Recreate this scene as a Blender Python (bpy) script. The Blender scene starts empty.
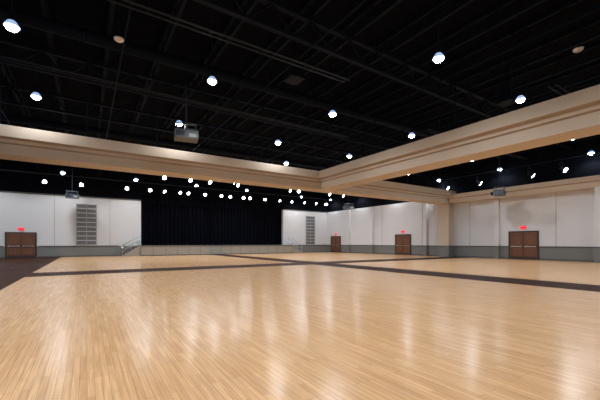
import bpy, bmesh, math, random
from mathutils import Vector, Matrix
random.seed(4)
S=bpy.context.scene
try:
    S.view_settings.view_transform='Standard'
    S.view_settings.look='None'
except Exception as e: print(e)
F=328.0; TH=math.radians(33); EYE=1.3
XR=29.0; YS=37.5; XL=-16.0; YB=-10.0; ZD=9.6; ZW=5.7

# ---------------- materials
def mat(name,col,rough=0.6,metal=0.0,emit=None,es=0,noise=0.0,nscale=5,bump=0.0,spec=0.5):
    m=bpy.data.materials.new(name); m.use_nodes=True
    nt=m.node_tree; b=nt.nodes['Principled BSDF']
    b.inputs['Base Color'].default_value=(*col,1); b.inputs['Roughness'].default_value=rough
    b.inputs['Metallic'].default_value=metal; b.inputs['Specular IOR Level'].default_value=spec
    if emit:
        b.inputs['Emission Color'].default_value=(*emit,1); b.inputs['Emission Strength'].default_value=es
    if noise>0 or bump>0:
        tc=nt.nodes.new('ShaderNodeTexCoord'); n=nt.nodes.new('ShaderNodeTexNoise')
        n.inputs['Scale'].default_value=nscale; n.inputs['Detail'].default_value=4
        nt.links.new(tc.outputs['Object'],n.inputs['Vector'])
        if noise>0:
            r=nt.nodes.new('ShaderNodeMapRange'); r.inputs['To Min'].default_value=1-noise; r.inputs['To Max'].default_value=1+noise
            nt.links.new(n.outputs['Fac'],r.inputs['Value'])
            v=nt.nodes.new('ShaderNodeVectorMath'); v.operation='SCALE'; v.inputs[0].default_value=col
            nt.links.new(r.outputs['Result'],v.inputs['Scale']); nt.links.new(v.outputs['Vector'],b.inputs['Base Color'])
    return m
def wood_floor(name,c1,c2,gap,rough,spec):
    m=bpy.data.materials.new(name); m.use_nodes=True
    nt=m.node_tree; b=nt.nodes['Principled BSDF']; L=nt.links.new
    tc=nt.nodes.new('ShaderNodeTexCoord'); mp=nt.nodes.new('ShaderNodeMapping')
    mp.inputs['Rotation'].default_value=(0,0,math.radians(90))
    L(tc.outputs['Object'],mp.inputs['Vector'])
    br=nt.nodes.new('ShaderNodeTexBrick')
    br.inputs['Scale'].default_value=1.0; br.inputs['Brick Width'].default_value=0.75; br.inputs['Row Height'].default_value=0.06
    br.inputs['Mortar Size'].default_value=0.0016; br.inputs['Mortar Smooth'].default_value=0.3; br.offset=0.37; br.offset_frequency=3
    br.inputs['Color1'].default_value=(*c1,1); br.inputs['Color2'].default_value=(*c2,1); br.inputs['Mortar'].default_value=(*gap,1)
    L(mp.outputs['Vector'],br.inputs['Vector'])
    mp2=nt.nodes.new('ShaderNodeMapping'); mp2.inputs['Scale'].default_value=(1.2,30,1); L(mp.outputs['Vector'],mp2.inputs['Vector'])
    n=nt.nodes.new('ShaderNodeTexNoise'); n.inputs['Scale'].default_value=1.5; n.inputs['Detail'].default_value=5; L(mp2.outputs['Vector'],n.inputs['Vector'])
    r=nt.nodes.new('ShaderNodeMapRange'); r.inputs['From Min'].default_value=.3; r.inputs['From Max'].default_value=.7
    r.inputs['To Min'].default_value=0.82; r.inputs['To Max'].default_value=1.13; L(n.outputs['Fac'],r.inputs['Value'])
    v=nt.nodes.new('ShaderNodeVectorMath'); v.operation='SCALE'; L(br.outputs['Color'],v.inputs[0]); L(r.outputs['Result'],v.inputs['Scale'])
    L(v.outputs['Vector'],b.inputs['Base Color'])
    b.inputs['Roughness'].default_value=rough; b.inputs['Specular IOR Level'].default_value=spec
    bp=nt.nodes.new('ShaderNodeBump'); bp.inputs['Strength'].default_value=0.06; bp.inputs['Distance'].default_value=0.003
    L(n.outputs['Fac'],bp.inputs['Height']); L(bp.outputs['Normal'],b.inputs['Normal'])
    return m
M={}
M['floor']=wood_floor('maple_floor',(0.79,0.475,0.245),(0.675,0.385,0.185),(0.34,0.18,0.085),0.21,0.42)
M['fdark']=wood_floor('dark_walnut_floor',(0.065,0.030,0.022),(0.045,0.021,0.016),(0.012,0.007,0.006),0.5,0.015)
M['white']=mat('painted_wall',(0.63,0.63,0.65),0.75,noise=.015,nscale=.7)
M['wains']=mat('wainscot_grey',(0.17,0.172,0.165),0.5,noise=.05)
M['rail']=mat('rail_dark',(0.09,0.09,0.09),0.5)
M['black']=mat('black_paint',(0.0022,0.0028,0.0050),0.9,noise=.2,spec=.05)
M['steel']=mat('dark_steel',(0.0062,0.0092,0.0170),0.7,noise=.15,spec=.06)
M['duct']=mat('dark_duct',(0.0045,0.0068,0.013),0.7,noise=.1,spec=.06)
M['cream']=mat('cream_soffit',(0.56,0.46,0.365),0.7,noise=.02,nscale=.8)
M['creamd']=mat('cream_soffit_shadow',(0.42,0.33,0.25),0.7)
M['door']=mat('door_wood',(0.15,0.06,0.03),0.4,noise=.25,nscale=9)
M['frame']=mat('door_frame',(0.04,0.024,0.018),0.5)
M['metal']=mat('brushed_metal',(0.6,0.6,0.6),0.3,1)
M['grey']=mat('grille_grey',(0.33,0.34,0.35),0.5)
M['gdark']=mat('grille_dark',(0.06,0.065,0.07),0.6)
M['proj']=mat('projector_body',(0.045,0.055,0.07),0.4)
M['pipe']=mat('batten_pipe',(0.016,0.02,0.03),0.6,spec=.2)
M['stagef']=mat('stage_front',(0.30,0.27,0.23),0.6,noise=.06)
M['stagep']=mat('stage_front_frame',(0.22,0.19,0.16),0.6)
M['curt']=mat('curtain_black',(0.0035,0.0042,0.008),0.95,noise=.2,nscale=3,spec=.05)
M['lens']=mat('lamp_lens',(1,1,1),0.3,emit=(0.85,0.94,1.0),es=90)
M['slens']=mat('spotlight_lens',(1,1,1),0.3,emit=(0.85,0.94,1.0),es=30)
M['halo']=mat('lamp_halo_ring',(0.2,0.26,0.36),0.2,emit=(0.42,0.62,1.0),es=.8)  # faint blue emission painted in as a soft halo around the lens
M['exit']=mat('exit_red',(0.6,0.02,0.02),0.5,emit=(1,0.01,0.03),es=3)
M['exitb']=mat('exit_body',(0.5,0.04,0.05),0.5,emit=(1,0.01,0.04),es=.7)
M['offw']=mat('off_white_plastic',(0.7,0.62,0.52),0.5)
M['glass']=mat('projector_glass',(0.02,0.02,0.03),0.08)

class B:
    def __init__(s,name): s.bm=bmesh.new(); s.name=name; s.mats=[]
    def mi(s,m):
        if m not in s.mats: s.mats.append(m)
        return s.mats.index(m)
    def box(s,x0,x1,y0,y1,z0,z1,m):
        i=s.mi(m)
        v=[s.bm.verts.new(p) for p in [(x0,y0,z0),(x1,y0,z0),(x1,y1,z0),(x0,y1,z0),(x0,y0,z1),(x1,y0,z1),(x1,y1,z1),(x0,y1,z1)]]
        for f in [(0,3,2,1),(4,5,6,7),(0,1,5,4),(1,2,6,5),(2,3,7,6),(3,0,4,7)]:
            fc=s.bm.faces.new([v[k] for k in f]); fc.material_index=i
    def rod(s,a,b,r,m,seg=8,r2=None,caps=True,smooth=True):
        i=s.mi(m); a=Vector(a); b=Vector(b); d=(b-a)
        if r2 is None: r2=r
        q=d.to_track_quat('Z','Y').to_matrix()
        A=[];C=[]
        for k in range(seg):
            t=2*math.pi*k/seg; e=Vector((math.cos(t),math.sin(t),0))
            A.append(s.bm.verts.new(a+q@(e*r))); C.append(s.bm.verts.new(b+q@(e*r2)))
        for k in range(seg):
            f=s.bm.faces.new([A[k],A[(k+1)%seg],C[(k+1)%seg],C[k]]); f.material_index=i; f.smooth=smooth
        if caps:
            f=s.bm.faces.new(A[::-1]); f.material_index=i
            f=s.bm.faces.new(C); f.material_index=i
    def lathe(s,c,prof,m,seg=20):
        i=s.mi(m) ; rings=[]
        for r,z in prof:
            rings.append([s.bm.verts.new((c[0]+max(r,1e-4)*math.cos(2*math.pi*k/seg),c[1]+max(r,1e-4)*math.sin(2*math.pi*k/seg),c[2]+z)) for k in range(seg)])
        for a,b in zip(rings,rings[1:]):
            for k in range(seg):
                f=s.bm.faces.new([a[k],a[(k+1)%seg],b[(k+1)%seg],b[k]]); f.material_index=i; f.smooth=True
    def prism(s,prof,axis,a0,a1,m):
        def P(p,z,a): return (a,p,z) if axis=='x' else (p,a,z)
        A=[s.bm.verts.new(P(p,z,a0)) for p,z in prof]; C=[s.bm.verts.new(P(p,z,a1)) for p,z in prof]
        n=len(prof)
        for k in range(n):
            mm=m[k] if isinstance(m,list) else m
            f=s.bm.faces.new([A[k],A[(k+1)%n],C[(k+1)%n],C[k]]); f.material_index=s.mi(mm)
        m0=m[0] if isinstance(m,list) else m
        f=s.bm.faces.new(A); f.material_index=s.mi(m0)
        f=s.bm.faces.new(C[::-1]); f.material_index=s.mi(m0)
    def done(s,loc=(0,0,0),parent=None,rot=0,fixn=True):
        if fixn: bmesh.ops.recalc_face_normals(s.bm,faces=s.bm.faces[:])
        me=bpy.data.meshes.new(s.name); s.bm.to_mesh(me); s.bm.free()
        for m in s.mats: me.materials.append(M[m])
        o=bpy.data.objects.new(s.name,me); S.collection.objects.link(o)
        o.location=loc; o.rotation_euler=(0,0,rot)
        if parent: o.parent=parent
        return o

# ---------------- floor
b=B('floor')
xs=[XL,-2.0,11.4,13.2,XR+.3]; ys=[YB,16.2,18.3,YS+.3]
for i in range(4):
    for j in range(3):
        dark=(i==0) or i==2 or j==1
        mi=b.mi('fdark' if dark else 'floor')
        v=[b.bm.verts.new(p) for p in [(xs[i],ys[j],0),(xs[i+1],ys[j],0),(xs[i+1],ys[j+1],0),(xs[i],ys[j+1],0)]]
        f=b.bm.faces.new(v); f.material_index=mi
b.done(fixn=False)

b=B('ceiling'); b.box(XL-.3,XR+.3,YB-.3,YS+.4,ZD,ZD+.2,'black')
b.done()

# ---------------- walls
SX0,SX1,SZ1=4.7,21.7,6.3
def wallseg_y(b,x0,x1,y0,y1,z0=0,z1=ZD):
    for za,zb,m in [(0,1.0,'wains'),(1.0,ZW,'white'),(ZW,ZD,'black')]:
        a=max(za,z0); c=min(zb,z1)
        if c>a: b.box(x0,x1,y0,y1,a,c,m)
b=B('wall_stage')
wallseg_y(b,XL,SX0,YS,YS+.4); wallseg_y(b,SX1,XR+.3,YS,YS+.4)
b.box(SX0,SX1,YS,YS+.4,SZ1,ZD,'black')
b.done()
b=B('wall_right'); wallseg_y(b,XR,XR+.3,YB,YS); b.done()
b=B('wall_left'); wallseg_y(b,XL-.3,XL,YB,YS+.4); b.done()
b=B('wall_back'); wallseg_y(b,XL-.3,XR+.3,YB-.3,YB); b.done()
b=B('trim_stage')
for x0,x1 in [(XL,-6.02),(-3.68,2.7),(23.9,XR)]:
    b.box(x0,x1,YS-.05,YS,.97,1.05,'rail'); b.box(x0,x1,YS-.03,YS,0,.12,'rail')
for x in [-13,-9.5,-6.6,-2.5,1.9]:
    b.box(x-.012,x+.012,YS-.012,YS,1.05,ZW,'wains')
b.box(XL,SX0,YS-.06,YS,ZW-.06,ZW+.06,'rail'); b.box(SX1,XR,YS-.06,YS,ZW-.06,ZW+.06,'rail')
b.done()
b=B('trim_right')
for y0,y1 in [(YB,6.4),(7.6,11.05),(13.25,18.0),(19.2,22.85),(25.05,34.4),(36.6,YS)]:
    b.box(XR-.05,XR,y0,y1,.97,1.05,'rail'); b.box(XR-.03,XR,y0,y1,0,.12,'rail')
for y in [2,10,16.5,21.5,27,32.5]:
    b.box(XR-.012,XR,y-.012,y+.012,1.05,ZW-.1,'wains')
b.done()
def column(y,w,d,zt,m='white'):
    b=B('wall_column')
    b.box(XR-d,XR-.001,y-w/2,y+w/2,1.0,zt,m); b.box(XR-d-.02,XR-.001,y-w/2-.02,y+w/2+.02,0,1.0,'wains')
    b.box(XR-d-.05,XR-.001,y-w/2-.05,y+w/2+.05,.97,1.05,'rail'); b.done()
column(18.6,1.1,.8,5.0,'cream'); column(7.0,1.2,.8,5.0)
column(14.1,.4,.25,5.0); column(21.0,.3,.25,5.6); column(28.5,.4,.3,5.6); column(32.6,.3,.3,5.6)

# ---------------- soffit beams
def soffit(name,axis,p0,p1,a0,a1):
    w=.32; T=6.13
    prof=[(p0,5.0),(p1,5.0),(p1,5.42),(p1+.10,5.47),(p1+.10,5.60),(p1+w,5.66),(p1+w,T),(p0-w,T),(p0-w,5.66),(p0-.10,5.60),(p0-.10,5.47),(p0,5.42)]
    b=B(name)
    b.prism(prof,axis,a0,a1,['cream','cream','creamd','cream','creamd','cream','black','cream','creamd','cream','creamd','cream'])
    a=a0+1
    while a<a1:
        for q in (p0,p1):
            if axis=='x': b.rod((a,q,T),(a,q,ZD),.02,'steel',6)
            else: b.rod((q,a,T),(q,a,ZD),.02,'steel',6)
        a+=3
    return b.done()
soffit('soffit_beam','x',18.1,19.3,XL,XR)
soffit('soffit_beam','y',13.4,14.6,YB,18.1)
b=B('soffit_wall_right')
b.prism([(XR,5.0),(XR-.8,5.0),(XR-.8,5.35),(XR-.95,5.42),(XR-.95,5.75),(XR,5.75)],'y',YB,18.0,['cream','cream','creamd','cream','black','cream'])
b.done()

# ---------------- doors
def double_door(name,loc,rot):
    b=B(name); W=1.9; H=2.13
    b.box(-W/2-.12,-W/2,-.08,.0,0,H+.12,'frame'); b.box(W/2,W/2+.12,-.08,0,0,H+.12,'frame'); b.box(-W/2,W/2,-.08,0,H,H+.12,'frame')
    b.box(-.03,.03,-.075,-.002,0,H,'frame')
    for s in (-1,1):
        x0,x1=(-W/2+.01,-.032) if s<0 else (.032,W/2-.01)
        b.box(x0,x1,-.045,-.002,.01,H-.01,'door')
        t=.12
        b.box(x0,x0+t,-.06,-.045,.01,H-.01,'door'); b.box(x1-t,x1,-.06,-.045,.01,H-.01,'door')
        for z0,z1 in [(.01,.25),(.95,1.12),(H-.16,H-.01)]:
            b.box(x0+t,x1-t,-.06,-.045,z0,z1,'door')
        for z0,z1 in [(.25,.95),(1.12,H-.16)]:
            for (a,c,d,e) in [(x0+t,x0+t+.02,z0,z1),(x1-t-.02,x1-t,z0,z1),(x0+t,x1-t,z0,z0+.02),(x0+t,x1-t,z1-.02,z1)]:
                b.box(a,c,-.05,-.045,d,e,'frame')
        b.box(x0+t*.6,x1-t*.6,-.12,-.09,.99,1.06,'metal')
        b.box(x0+t*.7,x0+t*1.3,-.1,-.05,.97,1.08,'metal'); b.box(x1-t*1.3,x1-t*.7,-.1,-.05,.97,1.08,'metal')
        b.box(x0+.02,x1-.02,-.065,-.06,.02,.22,'frame')
    b.done(loc,rot=rot)
def exit_sign(loc,rot):
    b=B('exit_sign'); b.box(-.2,.2,-.07,-.0,0,.22,'exitb')
    def L(x,segs):
        for (a,c,d,e) in segs: b.box(x+a,x+c,-.08,-.07,d,e,'exit')
    L(-.16,[(0,.02,.03,.17),(0,.06,.03,.055),(0,.055,.09,.11),(0,.06,.145,.17)])
    L(-.08,[(0,.02,.03,.08),(.05,.07,.03,.08),(.02,.05,.075,.125),(0,.02,.12,.17),(.05,.07,.12,.17)])
    L(.02,[(0,.02,.03,.17)])
    L(.07,[(0,.08,.145,.17),(.03,.05,.03,.15)])
    b.done(loc,rot=rot)
R=-math.pi/2
double_door('door_1',(-4.85,YS,0),0); exit_sign((-4.85,YS,2.42),0)
for k,y in enumerate([12.15,23.95,35.5]):
    double_door('door_%d'%(k+2),(XR,y,0),R); exit_sign((XR,y,2.42),R)

# ---------------- tall return air grilles
def grille(x0,x1):
    b=B('air_grille'); z0,z1=1.08,5.05; y=YS
    b.box(x0,x1,y-.04,y,z0,z1,'gdark')
    w=.06
    xm=(x0+x1)/2
    for a in (x0,xm-w/2,x1-w): b.box(a,a+w,y-.12,y-.04,z0,z1,'grey')
    n=9
    for k in range(n+1):
        z=z0+(z1-z0-w)*k/n; b.box(x0,x1,y-.11,y-.04,z,z+w,'white')
    m=54
    for k in range(m):
        z=z0+(z1-z0)*(k+.5)/m; b.box(x0+w,x1-w,y-.08,y-.045,z-.014,z+.010,'grey')
    b.done()
grille(-.87,.8); grille(25.3,26.8)

# ---------------- stage
PX0,PX1=4.45,22.3
b=B('stage_platform')
b.box(PX0,PX1,36.1,YS-.002,0,1.0,'stagef'); b.box(SX0+.01,SX1-.01,YS-.002,40.49,0,1.0,'stagef')
b.box(PX0,PX1,36.05,YS-.002,1.0,1.06,'rail'); b.box(SX0+.01,SX1-.01,YS-.002,40.49,1.0,1.06,'rail')
n=15
for k in range(n+1):
    x=PX0+.03+(PX1-PX0-.06)*k/n; b.box(x-.03,x+.03,36.07,36.1,.0,1.0,'stagep')
b.box(PX0,PX1,36.07,36.1,.0,.09,'rail'); b.box(PX0,PX1,36.075,36.1,.90,1.0,'stagep')
b.done()
def drape(name,y0,amp,fq,zb):
    b=B(name); i=b.mi('curt'); N=700; prev=None
    for k in range(N+1):
        x=SX0+.02+(SX1-SX0-.04)*k/N
        y=y0+amp*math.sin(x*fq+.8*math.sin(x*2.1))+.03*math.sin(x*37)
        v=[b.bm.verts.new((x,y,zb)),b.bm.verts.new((x,y,SZ1-.02))]
        if prev:
            f=b.bm.faces.new([prev[0],v[0],v[1],prev[1]]); f.material_index=i; f.smooth=True
        prev=v
    b.done(fixn=False)
drape('stage_curtain',38.35,.13,15,1.065); drape('stage_valance',38.03,.06,22,5.5)
b=B('wall_stage_interior'); b.box(SX0-.5,SX1+.5,40.5,40.7,0,ZD,'black'); b.box(SX0-.7,SX0-.0,YS+.41,40.5,0,ZD,'black'); b.box(SX1,SX1+.7,YS+.41,40.5,0,ZD,'black'); b.box(SX0,SX1,YS+.41,40.5,SZ1,SZ1+.2,'black'); b.done()
def stairs(sgn,x):
    b=B('stage_stairs'); n=6
    for k in range(n):
        h=1.0*(k+1)/(n+0.0)*0.98; xa=x+sgn*(n-k)*.26; xb=x+sgn*(n-k-1)*.26
        b.box(min(xa,xb),max(xa,xb),36.2,37.4,0,h,'stagef')
        b.box(min(xa,xb)-.01,max(xa,xb)+.01,36.18,37.4,h,h+.02,'rail')
    for yy in (36.25,37.3):
        p=[(x+sgn*1.5,yy,.18),(x+sgn*1.5,yy,1.05),(x+sgn*.03,yy,1.95),(x+sgn*.03,yy,.98)]
        for a,c in zip(p,p[1:]): b.rod(a,c,.028,'metal')
        b.rod((x+sgn*1.5,yy,.62),(x+sgn*.03,yy,1.52),.02,'metal')
        b.rod((x+sgn*.76,yy,.6),(x+sgn*.76,yy,1.5),.02,'metal')
    b.done()
stairs(-1,PX0-.02); stairs(1,PX1+.02)

# ---------------- ceiling structure
def truss(b,axis,c,a0,a1,zt,zb,step,r,cw=.09):
    def P(a,z,o=0): return (a,c+o,z) if axis=='x' else (c+o,a,z)
    def bar(z,w,h):
        if axis=='x': b.box(a0,a1,c-w,c+w,z-h,z+h,'steel')
        else: b.box(c-w,c+w,a0,a1,z-h,z+h,'steel')
    bar(zt,cw,.05); bar(zb,cw,.05)
    n=max(1,int((a1-a0)/step))
    for k in range(n):
        s=a0+(a1-a0)*k/n; e=a0+(a1-a0)*(k+1)/n; m=(s+e)/2
        b.rod(P(s,zt),P(m,zb),r,'steel',6); b.rod(P(m,zb),P(e,zt),r,'steel',6)
b=B('ceiling_girders')
for y in [2.5,9.2,16.4,21,26.5,32]:
    truss(b,'x',y,XL+.01,XR-.01,8.88,8.1,1.6,.035)
b.done()
b=B('ceiling_joists')
x=XL+1.5
while x<XR:
    truss(b,'y',x,YB+.01,YS-.01,9.54,9.0,1.2,.018,.06); x+=1.9
b.done()
b=B('hvac_duct')
for y,z in [(13.9,8.65),(25.2,8.6)]:
    b.rod((XL+.01,y,z),(XR-.01,y,z),.22,'duct',20)
    xx=XL+1.5
    while xx<XR:
        b.rod((xx-.03,y,z),(xx+.03,y,z),.24,'steel',20)
        b.rod((xx,y-.2,z),(xx,y-.2,ZD),.012,'steel',6); b.rod((xx,y+.2,z),(xx,y+.2,ZD),.012,'steel',6); xx+=2.4
b.done()
b=B('lighting_battens')
def batten(x0,x1,y,z,pair=.25):
    b.rod((x0,y,z),(x1,y,z),.03,'pipe',8); b.rod((x0,y+pair,z+.02),(x1,y+pair,z+.02),.03,'pipe',8)
    xx=x0+.3
    while xx<x1:
        b.rod((xx,y,z),(xx,y,ZD),.01,'steel',6); b.box(xx-.02,xx+.02,y,y+pair,z,z+.03,'steel'); xx+=1.7
batten(-4,8.5,9.6,7.6); batten(-8,12.8,14.55,7.5); batten(15.3,26,5.3,7.5); batten(15.3,27,11,7.4); batten(-8,26,28,7.2); batten(-8,27.5,34.0,7.0)
for xx in [-6.5,-3.5,1,6.2,11.8,17.8,20.5,26]:
    b.rod((xx,YB+.01,7.75),(xx,YS-.01,7.75),.025,'steel',6)
    yy=YB+1
    while yy<YS: b.rod((xx,yy,7.75),(xx,yy,ZD),.008,'steel',5); yy+=3
b.rod((25.0,-8,6.55),(25.0,17.5,6.55),.03,'steel',8)
yy=-8
while yy<17.5: b.rod((25,yy,6.55),(25,yy,ZD),.01,'steel',6); yy+=2.5
b.done()
for (x,y) in [(3.0,7.6),(16.5,7.6),(7,11.2),(19.2,14.9)]:
    b=B('return_air_box')
    b.box(x-.3,x+.3,y-.3,y+.3,7.9,8.4,'duct'); b.box(x-.35,x+.35,y-.35,y+.35,7.86,7.92,'duct')
    for k in range(5): b.box(x-.29,x+.29,y-.28+k*.13,y-.22+k*.13,7.84,7.87,'pipe')
    b.rod((x,y,8.4),(x,y,ZD),.04,'steel'); b.done()

# ---------------- high bay lights
def hb_mesh(stem):
    b=B('high_bay_light')
    b.lathe((0,0,0),[(0,.36),(.05,.36),(.06,.33),(.07,.20),(.09,.16)],'steel')
    b.lathe((0,0,0),[(.09,.16),(.13,.11),(.165,.05),(.185,0),(.17,0),(.14,.02)],'halo')  # added flared ring that glows to suggest the lamp's halo
    b.lathe((0,0,0),[(.15,.02),(.145,-.03),(.115,-.075),(.06,-.095),(0,-.10)],'lens')
    b.rod((0,0,.34),(0,0,stem),.018,'steel',6)
    b.rod((0,0,stem-.06),(0,0,stem),.07,'steel',12)
    o=b.done(); me=o.data; bpy.data.objects.remove(o); return me
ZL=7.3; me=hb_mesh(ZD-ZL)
spots=[]
for yy in [1.0,6.5,12.0,17.2,23.2,28.8,34.6]:
    for xx in [-13,-7.35,-1.75,3.9,9.6,15.25]:
        spots.append((xx,yy,170 if yy==17.2 else 430))
for yy in [1.4,7.25,13.1,18.7,24.6,30.3,35.6]: spots.append((23.3,yy,430))
for yy in [2,7.8,13.6,19.1,24.8,30.5,35.8]: spots.append((28.3,yy,200))
for xx in [-10,-1.75,9.6,20]: spots.append((xx,-5,430))
spots+= [(12.6,21.3,350),(19.3,22.5,350),(19.3,29,350),(19.3,12,350),(6.7,26,250),(12.4,31,250)]
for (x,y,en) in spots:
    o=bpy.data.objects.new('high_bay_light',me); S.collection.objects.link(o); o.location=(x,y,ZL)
    ld=bpy.data.lights.new('lamp','SPOT'); ld.energy=en; ld.color=(0.93,0.965,1.0); ld.spot_size=math.radians(155); ld.spot_blend=.5; ld.shadow_soft_size=.12
    lo=bpy.data.objects.new('lamp',ld); S.collection.objects.link(lo); lo.parent=o; lo.location=(0,0,-.14)

def spot_mesh():
    b=B('stage_spotlight')
    b.rod((0,0,0),(0,.28,-.18),.09,'steel',14,r2=.15)
    b.rod((0,.28,-.18),(0,.31,-.20),.14,'slens',14)
    b.rod((-.15,.1,-.05),(-.15,.05,.3),.015,'steel',6); b.rod((.15,.1,-.05),(.15,.05,.3),.015,'steel',6); b.rod((-.15,.05,.3),(.15,.05,.3),.015,'steel',6)
    b.rod((0,.05,.3),(0,.05,.55),.02,'steel',6)
    o=b.done(); m=o.data; bpy.data.objects.remove(o); return m
sm=spot_mesh()
def sp(x,y,z,r):
    o=bpy.data.objects.new('stage_spotlight',sm); S.collection.objects.link(o); o.location=(x,y,z); o.rotation_euler=(0,0,r)
for x in [-7.4,-6.2,-2.9,-.3,3.2,5.0,6.1,7.6,8.4,10.3,11.9,13.0,14.6,15.4,17.2,18.9,20.6,22.4,24.2,26]:
    sp(x,34.0,6.47,math.pi+random.uniform(-.6,.9))
for x in [5.2,7.1,8.7,11.2,16.7,18.0,21.7,23.6]:
    sp(x,28.0,6.67,math.pi+random.uniform(-.6,.9))
for y in [-3,1.2,5,8.4,10.2,13.7,16.4]:
    sp(25,y,6.03,math.pi+random.uniform(-.2,.9))

# ---------------- projectors
def projector(loc,rot):
    b=B('ceiling_projector')
    b.box(-.5,.5,-.38,.38,0,.34,'proj'); b.box(-.46,.46,-.34,.34,.34,.38,'steel'); b.box(-.46,.46,-.4,-.38,.04,.30,'steel')
    b.rod((.12,-.38,.17),(.12,-.56,.17),.13,'steel',18); b.rod((.12,-.56,.17),(.12,-.57,.17),.11,'glass',18)
    for k in range(7): b.box(-.505,-.5,-.3+k*.085,-.26+k*.085,.06,.28,'grey')
    for k in range(4): b.box(-.42+k*.09,-.38+k*.09,-.405,-.4,.08,.26,'grey')
    for k in range(6): b.box(.1+k*.06,.13+k*.06,.38,.385,.06,.28,'steel')
    b.box(-.4,-.1,.38,.385,.05,.2,'grey')
    for sx in (-.4,.4):
        for sy in (-.3,.3): b.rod((sx,sy,.36),(sx,sy,.6),.02,'proj',6)
    b.box(-.44,.44,-.34,-.28,.58,.62,'proj'); b.box(-.44,.44,.28,.34,.58,.62,'proj'); b.box(-.06,.06,-.3,.3,.58,.64,'proj')
    b.rod((0,0,.62),(0,0,ZD-loc[2]),.035,'pipe',10)
    b.done(loc,rot=rot)
projector((3.75,15.2,5.95),math.radians(170)); projector((26.6,12.8,4.95),math.radians(200)); projector((-1.1,35.6,5.3),math.radians(180)); projector((24,27.2,5.0),math.radians(160))

for (x,y) in [(.8,11.2),(13.0,3.9)]:
    b=B('wireless_access_point'); b.lathe((0,0,0),[(0,-.06),(.08,-.055),(.13,-.02),(.14,.02),(.0,.04)],'offw'); b.rod((0,0,.03),(0,0,ZD-7.4),.01,'steel',6); b.done((x,y,7.4))

w=bpy.data.worlds.new('world'); S.world=w; w.use_nodes=True
w.node_tree.nodes['Background'].inputs[0].default_value=(.02,.025,.035,1); w.node_tree.nodes['Background'].inputs[1].default_value=.3

cam=bpy.data.cameras.new('camera'); co=bpy.data.objects.new('camera',cam); S.collection.objects.link(co)
co.location=(0,0,EYE); co.rotation_euler=(math.pi/2,0,-TH)
cam.sensor_width=36; cam.lens=F/600*36; cam.shift_y=43/600; cam.clip_end=300
S.camera=co
